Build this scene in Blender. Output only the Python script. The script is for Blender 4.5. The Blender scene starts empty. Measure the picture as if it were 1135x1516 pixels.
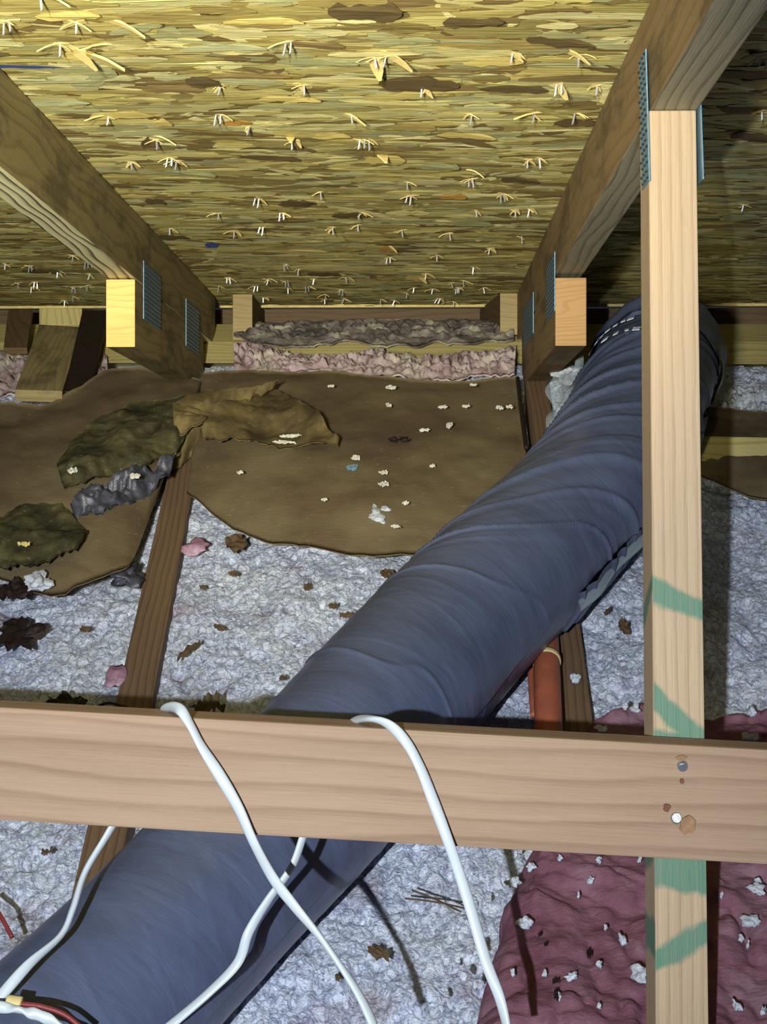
import bpy, bmesh, math, random
import numpy as np
from mathutils import Vector, Matrix, noise

random.seed(7); RNG = np.random.default_rng(11)
S_ = bpy.context.scene; COL = S_.collection
# ------------------------------------------------------------------ frame, camera, light, exposure
# the roof slope falls away from the viewer; slope frame = (X across, v square to the deck downward, d along the slope)
PH = math.atan(0.5); C_, SN = math.cos(PH), math.sin(PH)
CAMP = Vector((0, 0, 0.939)); F = 2190.0; PSI = math.atan(50.5 / F)
EX = Vector((1, 0, 0)); EV = Vector((0, -SN, -C_)); ED = Vector((0, C_, -SN))
def SL(X, v, d): return CAMP + X * EX + v * EV + d * ED
def ray(px, py):
    a = (px - 567.5) / F; b = (py - 758) / F
    return (a * math.cos(PSI) - math.sin(PSI), b, a * math.sin(PSI) + math.cos(PSI))
def PD(px, py, d):
    X, v, dd = ray(px, py); t = d / dd
    return SL(X * t, v * t, d)
def PZ(px, py, z):
    X, v, dd = ray(px, py); w = SL(X, v, dd) - CAMP
    return CAMP + w * ((z - CAMP.z) / w.z)
def PV(px, py, v0):
    X, v, dd = ray(px, py); t = v0 / v
    return SL(X * t, v0, dd * t)

cd = bpy.data.cameras.new('camera'); cam = bpy.data.objects.new('camera', cd); COL.objects.link(cam)
fwd = (ED * math.cos(PSI) - EX * math.sin(PSI)); rgt = (EX * math.cos(PSI) + ED * math.sin(PSI)); up = -EV
cam.matrix_world = Matrix(((rgt.x, up.x, -fwd.x, 0), (rgt.y, up.y, -fwd.y, 0), (rgt.z, up.z, -fwd.z, CAMP.z), (0, 0, 0, 1)))
cd.sensor_fit = 'VERTICAL'; cd.sensor_height = 24; cd.lens = 24 * F / 1516; cd.clip_start = .02
S_.camera = cam

wd = bpy.data.worlds.new('attic_gloom'); S_.world = wd; wd.use_nodes = True
wd.node_tree.nodes['Background'].inputs[0].default_value = (.55, .65, 1, 1)
wd.node_tree.nodes['Background'].inputs[1].default_value = .06
def lamp(name, kind, loc, energy, color, aim=None, **kw):
    l = bpy.data.lights.new(name, kind); l.energy = energy; l.color = color
    for k, v in kw.items(): setattr(l, k, v)
    o = bpy.data.objects.new(name, l); COL.objects.link(o); o.location = loc
    if aim is not None: o.rotation_euler = (aim - loc).to_track_quat('-Z', 'Y').to_euler()
    return o
lamp('phone_flash', 'SPOT', SL(-.18, -.05, -.55), 215, (.86, .93, 1), PD(400, 640, 1.5), spot_size=math.radians(62), spot_blend=1.0, shadow_soft_size=.008)
lamp('deck_fill_spot', 'SPOT', SL(-.20, -.02, .0), 195, (1, .92, .62), PV(380, 200, -.41), spot_size=math.radians(46), spot_blend=1.0, shadow_soft_size=.05)  # added warm fill light that brightens the roof deck; no such lamp is seen
vs = S_.view_settings; vs.view_transform = 'Standard'; vs.look = 'None'; vs.gamma = 1; vs.use_curve_mapping = False; vs.exposure = 0

# ------------------------------------------------------------------ materials
def newmat(name, rough=.7, spec=.3):
    m = bpy.data.materials.new(name); m.use_nodes = True
    n = m.node_tree.nodes; b = n['Principled BSDF']
    b.inputs['Roughness'].default_value = rough; b.inputs['Specular IOR Level'].default_value = spec
    return m, n, m.node_tree.links, b
def ramp(n, stops):
    r = n.new('ShaderNodeValToRGB'); e = r.color_ramp.elements
    while len(e) < len(stops): e.new(.5)
    for i, (p, c) in enumerate(stops): e[i].position = p; e[i].color = (*c, 1)
    return r
def mth(n, l, op, a, b=None, clamp=False):
    x = n.new('ShaderNodeMath'); x.operation = op; x.use_clamp = clamp
    for i, q in enumerate((a, b)):
        if q is None: continue
        if isinstance(q, (int, float)): x.inputs[i].default_value = q
        else: l.new(q, x.inputs[i])
    return x.outputs[0]
def mixc(n, l, fac, a, b, mode='MIX'):
    x = n.new('ShaderNodeMix'); x.data_type = 'RGBA'; x.blend_type = mode
    for sock, q in ((x.inputs[0], fac), (x.inputs[6], a), (x.inputs[7], b)):
        if isinstance(q, (int, float)): sock.default_value = q
        elif isinstance(q, tuple): sock.default_value = (*q, 1)
        else: l.new(q, sock)
    return x.outputs[2]
def nz(n, l, vec, scale, detail=4, rough=.55, dist=0):
    t = n.new('ShaderNodeTexNoise'); t.inputs['Scale'].default_value = scale; t.inputs['Detail'].default_value = detail
    t.inputs['Roughness'].default_value = rough; t.inputs['Distortion'].default_value = dist; l.new(vec, t.inputs['Vector']); return t.outputs[0]
def mapn(n, l, vec, sc, loc=(0, 0, 0)):
    t = n.new('ShaderNodeMapping'); t.inputs['Scale'].default_value = sc; t.inputs['Location'].default_value = loc; l.new(vec, t.inputs['Vector']); return t.outputs[0]
def bump(n, l, b, h, dist, st=1):
    x = n.new('ShaderNodeBump'); x.inputs['Distance'].default_value = dist; x.inputs['Strength'].default_value = st
    l.new(h, x.inputs['Height']); l.new(x.outputs[0], b.inputs['Normal'])

def wood(name, light, dark, ring=55, contrast=.8, seed=0, rough=.65, warp=.012, stain=None, paint=None, lf=2.2, spec=.25):
    m, n, l, b = newmat(name, rough, spec)
    uv = n.new('ShaderNodeUVMap').outputs[0]
    base = mapn(n, l, uv, (1, 1, 1), (seed * 1.7, seed * .9, 0))
    sx = n.new('ShaderNodeSeparateXYZ'); l.new(base, sx.inputs[0])
    w1 = nz(n, l, mapn(n, l, base, (lf, 9, 1)), 1, 2)
    vv = mth(n, l, 'ADD', sx.outputs[1], mth(n, l, 'MULTIPLY', w1, warp * 8))
    w2 = nz(n, l, mapn(n, l, base, (14, 60, 1)), 1, 3)
    vv = mth(n, l, 'ADD', vv, mth(n, l, 'MULTIPLY', w2, .004))
    s = mth(n, l, 'FRACT', mth(n, l, 'MULTIPLY', vv, ring))
    r = ramp(n, [(0, (0, 0, 0)), (.55, (.25, .25, .25)), (.85, (1, 1, 1)), (1, (0, 0, 0))]); l.new(s, r.inputs[0])
    fib = nz(n, l, mapn(n, l, base, (12, 900, 1)), 1, 3, .6)
    big = nz(n, l, mapn(n, l, base, (3, 20, 1), (3, 5, 0)), 1, 4)
    f = mth(n, l, 'MULTIPLY', r.outputs[0], contrast)
    f = mth(n, l, 'ADD', f, mth(n, l, 'MULTIPLY', mth(n, l, 'SUBTRACT', fib, .5), .7))
    f = mth(n, l, 'ADD', f, mth(n, l, 'MULTIPLY', mth(n, l, 'SUBTRACT', big, .5), .9), True)
    col = mixc(n, l, f, light, dark)
    if stain:
        st = ramp(n, [(.48, (0, 0, 0)), (.6, (1, 1, 1))]); l.new(nz(n, l, mapn(n, l, base, (7, 16, 1), (9, 2, 0)), 1, 5, .65), st.inputs[0])
        col = mixc(n, l, mth(n, l, 'MULTIPLY', st.outputs[0], .6), col, stain)
    if paint:   # sprayed green marks: (position along the board, half width, slant)
        su = n.new('ShaderNodeSeparateXYZ'); l.new(uv, su.inputs[0])
        wob = mth(n, l, 'MULTIPLY', mth(n, l, 'SUBTRACT', nz(n, l, mapn(n, l, uv, (30, 30, 1)), 1, 5), .5), .022)
        tot = None
        for (u0, hw, sl) in paint:
            x = mth(n, l, 'ADD', mth(n, l, 'SUBTRACT', su.outputs[0], u0), mth(n, l, 'MULTIPLY', su.outputs[1], sl))
            x = mth(n, l, 'ABSOLUTE', mth(n, l, 'ADD', x, wob))
            x = mth(n, l, 'MULTIPLY', mth(n, l, 'SUBTRACT', hw, x), 220, True)
            tot = x if tot is None else mth(n, l, 'MAXIMUM', tot, x)
        k = mth(n, l, 'MULTIPLY', tot, mth(n, l, 'SUBTRACT', 1.15, mth(n, l, 'MULTIPLY', fib, .7)), True)
        col = mixc(n, l, k, col, (.045, .17, .115))
    l.new(col, b.inputs['Base Color'])
    bump(n, l, b, mth(n, l, 'ADD', fib, mth(n, l, 'MULTIPLY', f, .6)), .0006, .7)
    return m

def plain(name, col, rough=.7, spec=.3, metal=0, var=.25, scale=40, bumpd=.0008, col2=None, coat=0, detail=5):
    m, n, l, b = newmat(name, rough, spec); b.inputs['Metallic'].default_value = metal; b.inputs['Coat Weight'].default_value = coat
    tc = n.new('ShaderNodeTexCoord').outputs['Object']
    v = nz(n, l, tc, scale, detail, .65)
    r = ramp(n, [(.3, (0, 0, 0)), (.7, (1, 1, 1))]); l.new(v, r.inputs[0])
    c2 = col2 or tuple(c * (1 - var) for c in col)
    l.new(mixc(n, l, r.outputs[0], c2, col), b.inputs['Base Color'])
    if bumpd: bump(n, l, b, v, bumpd)
    return m

M = {}
M['web'] = wood('pale_pine_web', (.41, .30, .19), (.23, .145, .075), ring=120, contrast=.42, seed=1, warp=.001, lf=.6,
                paint=[(.388, .012, -.35), (.466, .013, -.9), (.497, .010, -.1), (.592, .015, -.1), (.655, .010, .55), (.722, .012, .3)])
M['beam'] = wood('pine_brace', (.30, .20, .130), (.16, .092, .052), ring=62, contrast=.5, seed=3, warp=.012, lf=1.3)
M['rafter_l'] = wood('dark_left_chord', (.30, .235, .105), (.13, .090, .040), ring=70, contrast=.5, seed=5, stain=(.06, .05, .03))
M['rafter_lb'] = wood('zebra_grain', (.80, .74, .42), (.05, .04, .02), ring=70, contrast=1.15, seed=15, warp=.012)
M['rafter_r'] = wood('dark_right_chord', (.25, .165, .075), (.11, .065, .03), ring=60, contrast=.4, seed=6, stain=(.06, .045, .025))
M['rafter_rb'] = wood('grey_green_grain', (.30, .27, .175), (.12, .095, .06), ring=80, contrast=.75, seed=12, warp=.008)
M['chord'] = wood('weathered_chord', (.17, .105, .06), (.06, .036, .02), ring=110, contrast=.6, seed=8, warp=.003)
M['endgrain'] = wood('end_grain_yellow', (.85, .50, .16), (.48, .25, .07), ring=160, contrast=.45, seed=2, warp=.02)
M['endgrain_o'] = wood('end_grain_orange', (.38, .22, .09), (.20, .105, .042), ring=160, contrast=.45, seed=4, warp=.02)
M['endgrain_t'] = wood('end_grain_tan', (.34, .26, .12), (.20, .14, .06), ring=160, contrast=.45, seed=14, warp=.02)
M['stub'] = wood('dark_block', (.12, .075, .035), (.05, .03, .015), ring=80, contrast=.5, seed=9)
M['plate_wood'] = wood('pale_yellow_wood', (.50, .42, .17), (.20, .14, .05), ring=80, contrast=.5, seed=10)  # pale yellow wood of the wall plate, a board end and the scrap board
M['steel'] = plain('galvanized_steel', (.17, .30, .40), .38, .5, .25, .4, 120, .0004)
M['hole'] = plain('punched_slot', (.03, .045, .06), .6)
M['staple'] = plain('staple_steel', (.62, .64, .70), .3, .5, .7, .2, 100, 0)
M['nail'] = plain('nail_head_steel', (.45, .47, .5), .35, .5, .8, .3, 300, .0003)
M['cable'] = plain('white_cable_jacket', (.48, .53, .58), .38, .4, 0, .1, 60, .0002, (.46, .50, .51))
M['yellow_tape'] = plain('yellow_tape', (.62, .50, .22), .5)
M['red_wire'] = plain('dark_red_wire', (.20, .028, .03), .45)
M['orange'] = plain('orange_pipe', (.42, .115, .06), .5, .3, 0, .4, 30, .0004, (.26, .08, .045))
M['dark'] = plain('charred_scrap', (.020, .010, .008), .6, .3, 0, .6, 60, .002)
M['bark'] = plain('brown_scrap', (.13, .08, .04), .8, .2, 0, .5, 60, .001)
M['blackfilm'] = plain('black_film', (.015, .015, .022), .4, .5, 0, .6, 60, .003, (.075, .075, .10))
M['splinter'] = plain('fresh_splinter', (.72, .56, .22), .75, .2, 0, .4, 40, .0005)
M['chip_w'] = plain('pale_chip', (.60, .58, .50), .8, .2, 0, .3, 60, .001)
M['blue'] = plain('blue_marking', (.05, .10, .42), .7, .2, 0, .4, 60, 0)

def mat_cardboard(name, c1, c2, c3, sc=7):
    m, n, l, b = newmat(name, .85, .15)
    tc = n.new('ShaderNodeTexCoord').outputs['Object']
    a = nz(n, l, tc, sc, 6, .6); r = ramp(n, [(.36, c1), (.52, c2), (.66, c3)]); l.new(a, r.inputs[0])
    f = nz(n, l, mapn(n, l, tc, (60, 400, 60)), 1, 4)
    sp = nz(n, l, tc, 120, 3); s2 = ramp(n, [(.66, (0, 0, 0)), (.72, (1, 1, 1))]); l.new(sp, s2.inputs[0])
    col = mixc(n, l, mth(n, l, 'MULTIPLY', f, .5), r.outputs[0], c1)
    col = mixc(n, l, mth(n, l, 'MULTIPLY', s2.outputs[0], .35), col, (.32, .28, .22))
    l.new(col, b.inputs['Base Color']); bump(n, l, b, mth(n, l, 'ADD', f, a), .001, .6); return m
M['card'] = mat_cardboard('brown_baffle_board', (.100, .068, .040), (.155, .116, .062), (.19, .150, .083))
M['card_d'] = mat_cardboard('mouldy_board', (.022, .020, .011), (.062, .056, .024), (.12, .105, .045), 22)
M['card_s'] = mat_cardboard('torn_board', (.05, .035, .015), (.13, .095, .04), (.22, .165, .065), 16)

def mat_white():
    m, n, l, b = newmat('white_loose_fill', .95, .1)
    tc = n.new('ShaderNodeTexCoord').outputs['Object']
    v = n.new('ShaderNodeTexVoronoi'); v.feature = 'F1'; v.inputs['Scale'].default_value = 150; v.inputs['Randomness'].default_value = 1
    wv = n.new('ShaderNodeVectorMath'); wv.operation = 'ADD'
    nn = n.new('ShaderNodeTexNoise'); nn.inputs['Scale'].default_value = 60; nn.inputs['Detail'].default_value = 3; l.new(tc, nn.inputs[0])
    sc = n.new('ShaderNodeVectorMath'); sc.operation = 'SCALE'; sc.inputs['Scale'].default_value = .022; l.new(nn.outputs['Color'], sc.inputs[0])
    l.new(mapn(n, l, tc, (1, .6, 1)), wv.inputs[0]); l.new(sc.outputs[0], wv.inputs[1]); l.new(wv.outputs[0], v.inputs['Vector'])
    big = nz(n, l, tc, 9, 5, .6)
    r = ramp(n, [(.34, (.50, .46, .50)), (.43, (.78, .84, 1.0)), (.70, (.87, .92, 1.0))]); l.new(big, r.inputs[0])
    pk = ramp(n, [(.60, (0, 0, 0)), (.70, (1, 1, 1))]); l.new(nz(n, l, tc, 14, 4, .6), pk.inputs[0])
    col = mixc(n, l, mth(n, l, 'MULTIPLY', pk.outputs[0], .5), r.outputs[0], (.42, .27, .36))
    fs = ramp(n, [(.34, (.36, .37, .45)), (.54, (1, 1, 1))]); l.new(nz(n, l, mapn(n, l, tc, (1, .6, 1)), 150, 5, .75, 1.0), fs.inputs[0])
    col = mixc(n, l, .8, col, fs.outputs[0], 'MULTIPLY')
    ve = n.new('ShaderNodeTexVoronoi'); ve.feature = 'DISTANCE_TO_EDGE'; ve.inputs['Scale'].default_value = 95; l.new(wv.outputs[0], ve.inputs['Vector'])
    er = ramp(n, [(.0, (.46, .47, .56)), (.13, (1, 1, 1))]); l.new(ve.outputs[0], er.inputs[0])  # crease shade between the puffs, painted into the colour as dark veins
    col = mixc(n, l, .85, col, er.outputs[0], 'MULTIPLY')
    sp = ramp(n, [(.70, (0, 0, 0)), (.74, (1, 1, 1))]); l.new(nz(n, l, tc, 75, 2, .5), sp.inputs[0])
    col = mixc(n, l, mth(n, l, 'MULTIPLY', sp.outputs[0], .6), col, (.09, .06, .04))
    l.new(col, b.inputs['Base Color'])
    h = mth(n, l, 'SUBTRACT', mth(n, l, 'MULTIPLY', nz(n, l, tc, 420, 4, .7), .8), mth(n, l, 'MULTIPLY', v.outputs[0], .7))
    bump(n, l, b, h, .006, .8)
    b.inputs['Subsurface Weight'].default_value = .12; b.inputs['Subsurface Scale'].default_value = .006; b.inputs['Subsurface Radius'].default_value = (1, 1, 1); return m
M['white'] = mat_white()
def mat_pink(name, a, b_, c):
    m, n, l, b = newmat(name, .9, .15)
    tc = n.new('ShaderNodeTexCoord').outputs['Object']
    r = ramp(n, [(.32, a), (.5, b_), (.72, c)]); l.new(nz(n, l, tc, 17, 6, .65), r.inputs[0])
    l.new(r.outputs[0], b.inputs['Base Color'])
    bump(n, l, b, nz(n, l, mapn(n, l, tc, (60, 140, 60)), 1, 6, .7), .005, .7); return m
M['pink'] = mat_pink('pink_fibreglass', (.13, .048, .070), (.20, .088, .118), (.28, .165, .205))
M['pinkwhite'] = mat_pink('dusty_pink_fluff', (.22, .13, .12), (.44, .33, .34), (.58, .54, .40))
M['pinktuft'] = mat_pink('pale_pink_fluff', (.26, .12, .17), (.36, .20, .27), (.55, .42, .52))
M['greyfluff'] = mat_pink('grey_fluff', (.055, .055, .05), (.20, .165, .15), (.50, .50, .36))
M['fluff'] = plain('white_fluff', (.66, .70, .78), .95, .1, 0, .45, 150, .004)

def mat_duct():
    m, n, l, b = newmat('blue_grey_film', .36, .5)
    uv = n.new('ShaderNodeUVMap').outputs[0]
    v = nz(n, l, mapn(n, l, uv, (30, 9, 1)), 1, 5, .6, .4)
    r = ramp(n, [(.35, (.060, .074, .125)), (.65, (.082, .100, .170))]); l.new(v, r.inputs[0])
    l.new(r.outputs[0], b.inputs['Base Color'])
    f = nz(n, l, mapn(n, l, uv, (42, 9, 1), (1, 2, 0)), 1, 4, .6, 1.6)
    bump(n, l, b, f, .003, .4); return m
M['duct'] = mat_duct()
m, n, l, b = newmat('clear_film', .22, .5); b.inputs['Base Color'].default_value = (.35, .42, .48, 1); b.inputs['Alpha'].default_value = .42; M['film'] = m

def mat_osb(att):
    m, n, l, b = newmat('osb_strands' if att else 'osb_base', .78, .2)
    tc = n.new('ShaderNodeTexCoord').outputs['Object']
    f = nz(n, l, mapn(n, l, tc, (25, 260, 260)), 1, 5, .6, .3)
    if att:
        a = n.new('ShaderNodeAttribute'); a.attribute_name = 'Col'; c = a.outputs['Color']
    else:
        r = ramp(n, [(.35, (.12, .09, .03)), (.6, (.38, .30, .10))]); l.new(f, r.inputs[0]); c = r.outputs[0]
    g = ramp(n, [(.30, (.62, .60, .55)), (.62, (1, 1, 1))]); l.new(f, g.inputs[0])
    l.new(mixc(n, l, 1.0, c, g.outputs[0], 'MULTIPLY'), b.inputs['Base Color'])
    bump(n, l, b, f, .0012, .8); return m
M['osb'] = mat_osb(True); M['osb_base'] = mat_osb(False)

# ------------------------------------------------------------------ helpers
def link(o, parent=None):
    COL.objects.link(o)
    if parent is not None: o.parent = parent
    return o
def tag(o, label=None, cat=None, group=None, kind=None):
    if label: o['label'] = label
    if cat: o['category'] = cat
    if group: o['group'] = group
    if kind: o['kind'] = kind
    return o
def empty(name, loc=(0, 0, 0)):
    o = bpy.data.objects.new(name, None); o.empty_display_size = .02; return link(o)
def meshobj(name, bm, mats, parent=None, smooth=False):
    me = bpy.data.meshes.new(name); bm.to_mesh(me); bm.free()
    for q in (mats if isinstance(mats, (list, tuple)) else [mats]): me.materials.append(q)
    if smooth: me.polygons.foreach_set('use_smooth', [True] * len(me.polygons))
    return link(bpy.data.objects.new(name, me), parent)
def hexa(name, c, mats, parent=None, bev=.0015, bottom=None, end=None, smooth=False):
    """c: near quad (4) then far quad (4), same winding; UV u runs near->far in metres"""
    bm = bmesh.new(); vs_ = [bm.verts.new(p) for p in c]
    for f in ((0, 1, 2, 3), (7, 6, 5, 4), (0, 4, 5, 1), (1, 5, 6, 2), (2, 6, 7, 3), (3, 7, 4, 0)): bm.faces.new([vs_[i] for i in f])
    bmesh.ops.recalc_face_normals(bm, faces=bm.faces)
    if bev: bmesh.ops.bevel(bm, geom=list(bm.edges), offset=bev, segments=2, affect='EDGES', profile=.6)
    cc = [Vector(p) for p in c]
    L = (sum(cc[4:], Vector()) - sum(cc[:4], Vector())).normalized()
    W = (cc[1] - cc[0]); W = (W - L * W.dot(L)).normalized(); T = L.cross(W)
    uv = bm.loops.layers.uv.new('UVMap'); o0 = cc[0]
    for f in bm.faces:
        nn = f.normal; a, w, t = abs(nn.dot(L)), abs(nn.dot(W)), abs(nn.dot(T))
        if end is not None and a > .7: f.material_index = 1 if bottom is None else 2
        elif bottom is not None and nn.dot(EV) > .7: f.material_index = 1
        for lp in f.loops:
            p = lp.vert.co - o0
            if a > w and a > t: q = (p.dot(W) * 1.0, p.dot(T) + 3)
            elif t >= w: q = (p.dot(L), p.dot(W))
            else: q = (p.dot(L), p.dot(T) + .5)
            lp[uv].uv = q
    ms = [mats] + ([bottom] if bottom else []) + ([end] if end else [])
    return meshobj(name, bm, ms, parent, smooth)
def sbox(name, x0, x1, v0, v1, d0, d1, mat, parent=None, **kw):   # box in the slope frame, long axis d
    return hexa(name, [SL(x0, v0, d0), SL(x1, v0, d0), SL(x1, v1, d0), SL(x0, v1, d0), SL(x0, v0, d1), SL(x1, v0, d1), SL(x1, v1, d1), SL(x0, v1, d1)], mat, parent, **kw)
def lattice_noise(x, y, seed):
    xi = np.floor(x).astype(np.int64); yi = np.floor(y).astype(np.int64); fx = x - xi; fy = y - yi
    def h(a, b):
        k = (a * 374761393 + b * 668265263 + seed * 974634777) & 0xffffffff
        k = ((k ^ (k >> 13)) * 1274126177) & 0xffffffff
        return ((k ^ (k >> 16)) & 0xffff) / 65535.0 * 2 - 1
    sx = fx * fx * fx * (fx * (fx * 6 - 15) + 10); sy = fy * fy * fy * (fy * (fy * 6 - 15) + 10)
    a = h(xi, yi) * (1 - sx) + h(xi + 1, yi) * sx; b = h(xi, yi + 1) * (1 - sx) + h(xi + 1, yi + 1) * sx
    return a * (1 - sy) + b * sy
def puff(x, y, f, s):
    X_, Y_ = x * f, y * f; xi = np.floor(X_).astype(np.int64); yi = np.floor(Y_).astype(np.int64); best = np.full(x.shape, 9.)
    def h(a, b, q):
        k = (a * 374761393 + b * 668265263 + (s + q) * 974634777) & 0xffffffff
        k = ((k ^ (k >> 13)) * 1274126177) & 0xffffffff
        return ((k ^ (k >> 16)) & 0xffff) / 65535.0
    for i in (-1, 0, 1):
        for j in (-1, 0, 1):
            a, b = xi + i, yi + j; dx = a + h(a, b, 0) - X_; dy = b + h(a, b, 7) - Y_
            best = np.minimum(best, dx * dx + dy * dy)
    return np.sqrt(np.clip(1 - best * .9, 0, 1))
def gridmesh(name, P, mat, parent=None, uv=None, smooth=True, solid=0):
    """P: (rows, cols, 3) array"""
    r, c = P.shape[:2]; me = bpy.data.meshes.new(name)
    idx = np.arange(r * c).reshape(r, c)
    q = np.stack([idx[:-1, :-1], idx[:-1, 1:], idx[1:, 1:], idx[1:, :-1]], -1).reshape(-1, 4)
    V = P.reshape(-1, 3)
    if solid:
        dn = V.copy(); dn[:, 2] -= solid; n0 = len(V); V = np.vstack([V, dn])
        rim = list(idx[0, :]) + list(idx[1:, -1]) + list(idx[-1, -2::-1]) + list(idx[-2:0:-1, 0])
        rq = [(rim[i], rim[(i + 1) % len(rim)], rim[(i + 1) % len(rim)] + n0, rim[i] + n0) for i in range(len(rim))]
        q = np.vstack([q, (q + n0)[:, ::-1], np.array(rq)])
    me.vertices.add(len(V)); me.vertices.foreach_set('co', V.astype(np.float32).ravel())
    me.loops.add(q.size); me.loops.foreach_set('vertex_index', q.astype(np.int32).ravel())
    me.polygons.add(len(q)); me.polygons.foreach_set('loop_start', np.arange(0, q.size, 4, dtype=np.int32))
    me.update(calc_edges=True); me.polygons.foreach_set('use_smooth', [smooth] * len(q))
    if uv is not None:
        l_ = me.uv_layers.new(name='UVMap'); U = uv.reshape(-1, 2)
        l_.data.foreach_set('uv', U[q.ravel() % len(U)].astype(np.float32).ravel())
    me.materials.append(mat); me.validate()
    return link(bpy.data.objects.new(name, me), parent)
def catmull(pts, n):
    pts = [np.array(p, float) for p in pts]; P = [2 * pts[0] - pts[1]] + pts + [2 * pts[-1] - pts[-2]]; out = []
    m = len(pts) - 1
    for k in range(n):
        t = k / (n - 1) * m; i = min(int(t), m - 1); u = t - i; a, b, c, d = P[i:i + 4]
        out.append(.5 * ((2 * b) + (c - a) * u + (2 * a - 5 * b + 4 * c - d) * u * u + (3 * b - a - 3 * c + d) * u ** 3))
    return np.array(out)
def polyline(pts, n):
    pts = np.array(pts, float); s = np.r_[0, np.cumsum(np.linalg.norm(np.diff(pts, axis=0), axis=1))]; s /= s[-1]
    t = np.linspace(0, 1, n); return np.stack([np.interp(t, s, pts[:, k]) for k in range(pts.shape[1])], 1)
def PZa(px, py, z):
    a = (px - 567.5) / F; b = (py - 758) / F
    X = a * math.cos(PSI) - math.sin(PSI); d = a * math.sin(PSI) + math.cos(PSI); v = b
    wz = -C_ * v - SN * d; t = (z - CAMP.z) / wz
    return np.stack([X * t, (C_ * d - SN * v) * t, CAMP.z + wz * t], -1)

# ------------------------------------------------------------------ the setting
DK = -.41
ceil = sbox('ceiling', -1.45, 1.45, DK - .012, DK - .0022, .25, 2.945, M['osb_base'], bev=0); ceil['kind'] = 'structure'
flo = hexa('floor', [Vector(p) for p in ((-1.45, .35, -.16), (1.45, .35, -.16), (1.45, .35, -.10), (-1.45, .35, -.10), (-1.45, 3.3, -.16), (1.45, 3.3, -.16), (1.45, 3.3, -.10), (-1.45, 3.3, -.10))], M['chip_w'], bev=0); flo['kind'] = 'structure'
fas = hexa('trim_1', [SL(-1.45, -.412, 3.0), SL(-1.45, -.30, 3.02), SL(-1.45, -.30, 3.05), SL(-1.45, -.412, 3.03), SL(1.45, -.412, 3.0), SL(1.45, -.30, 3.02), SL(1.45, -.30, 3.05), SL(1.45, -.412, 3.03)], M['stub']); fas['kind'] = 'structure'
ledge = sbox('trim_2', -1.45, 1.45, DK - .0045, DK + .0042, 2.930, 2.9385, M['splinter'], bev=0); ledge['kind'] = 'structure'

# strands of the oriented strand board: thin proud flakes pressed flat, each its own colour
PAL = [(.62, .52, .17), (.74, .66, .27), (.48, .40, .13), (.40, .31, .10), (.84, .76, .36), (.58, .57, .28), (.27, .19, .07), (.66, .57, .20), (.50, .48, .22)]
def flake(bmv, bmf, cols, X, d, L, W, ang, lift, tilt, col, h):
    k = 7; ca, sa = math.cos(ang), math.sin(ang); pts = []
    for i in range(k + 1):
        s = i / k * 2 - 1; e = (1 - abs(s) ** 5) ** .5 if abs(s) < 1 else .25
        pts.append((s * L / 2, W / 2 * max(.22, e) * random.uniform(.6, 1.15)))
    top = pts; bot = [(a, -w * random.uniform(.6, 1.1)) for a, w in reversed(pts)]
    base = len(bmv); bow = random.uniform(-.09, .09)
    for (a, w) in top + bot:
        w2 = w + bow * L * (1 - (2 * a / L) ** 2) * .5
        x = X + a * ca - w2 * sa; dd = d + a * sa + w2 * ca
        z = h + lift * abs(2 * a / L) ** 3 * (1 if a > 0 else .3) + tilt * (w2 / max(W, .001))
        bmv.append(SL(x, DK - .0022 + z, dd))
    m_ = len(top + bot)
    bmf.append(tuple(range(base, base + m_))); cols.append((col, m_))
def flakes_mesh(name, items, mat, parent):
    V, Fc, Cc = [], [], []
    for it in items: flake(V, Fc, Cc, *it)
    me = bpy.data.meshes.new(name); me.from_pydata([tuple(v) for v in V], [], Fc)
    ca = me.color_attributes.new('Col', 'FLOAT_COLOR', 'CORNER'); arr = []
    for (c, m_) in Cc: arr += [c[0], c[1], c[2], 1] * m_
    ca.data.foreach_set('color', arr); me.materials.append(mat)
    return link(bpy.data.objects.new(name, me), parent)
items = []
for i in range(17000):
    X = random.uniform(-1.2, 1.2); d = random.uniform(.75, 2.94)
    c = random.choice(PAL); k = random.uniform(.72, 1.18); c = tuple(q * k for q in c)
    L = random.uniform(.035, .13); W = random.uniform(.007, .034)
    ang = random.gauss(0, .13) if random.random() < .85 else random.gauss(0, .7)
    items.append((X, d, L, W, ang, random.uniform(0, .0012), random.uniform(-.0007, .0007), c, random.uniform(0, .0022)))
st = flakes_mesh('wood_strand', items, M['osb'], ceil); st['kind'] = 'stuff'
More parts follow.
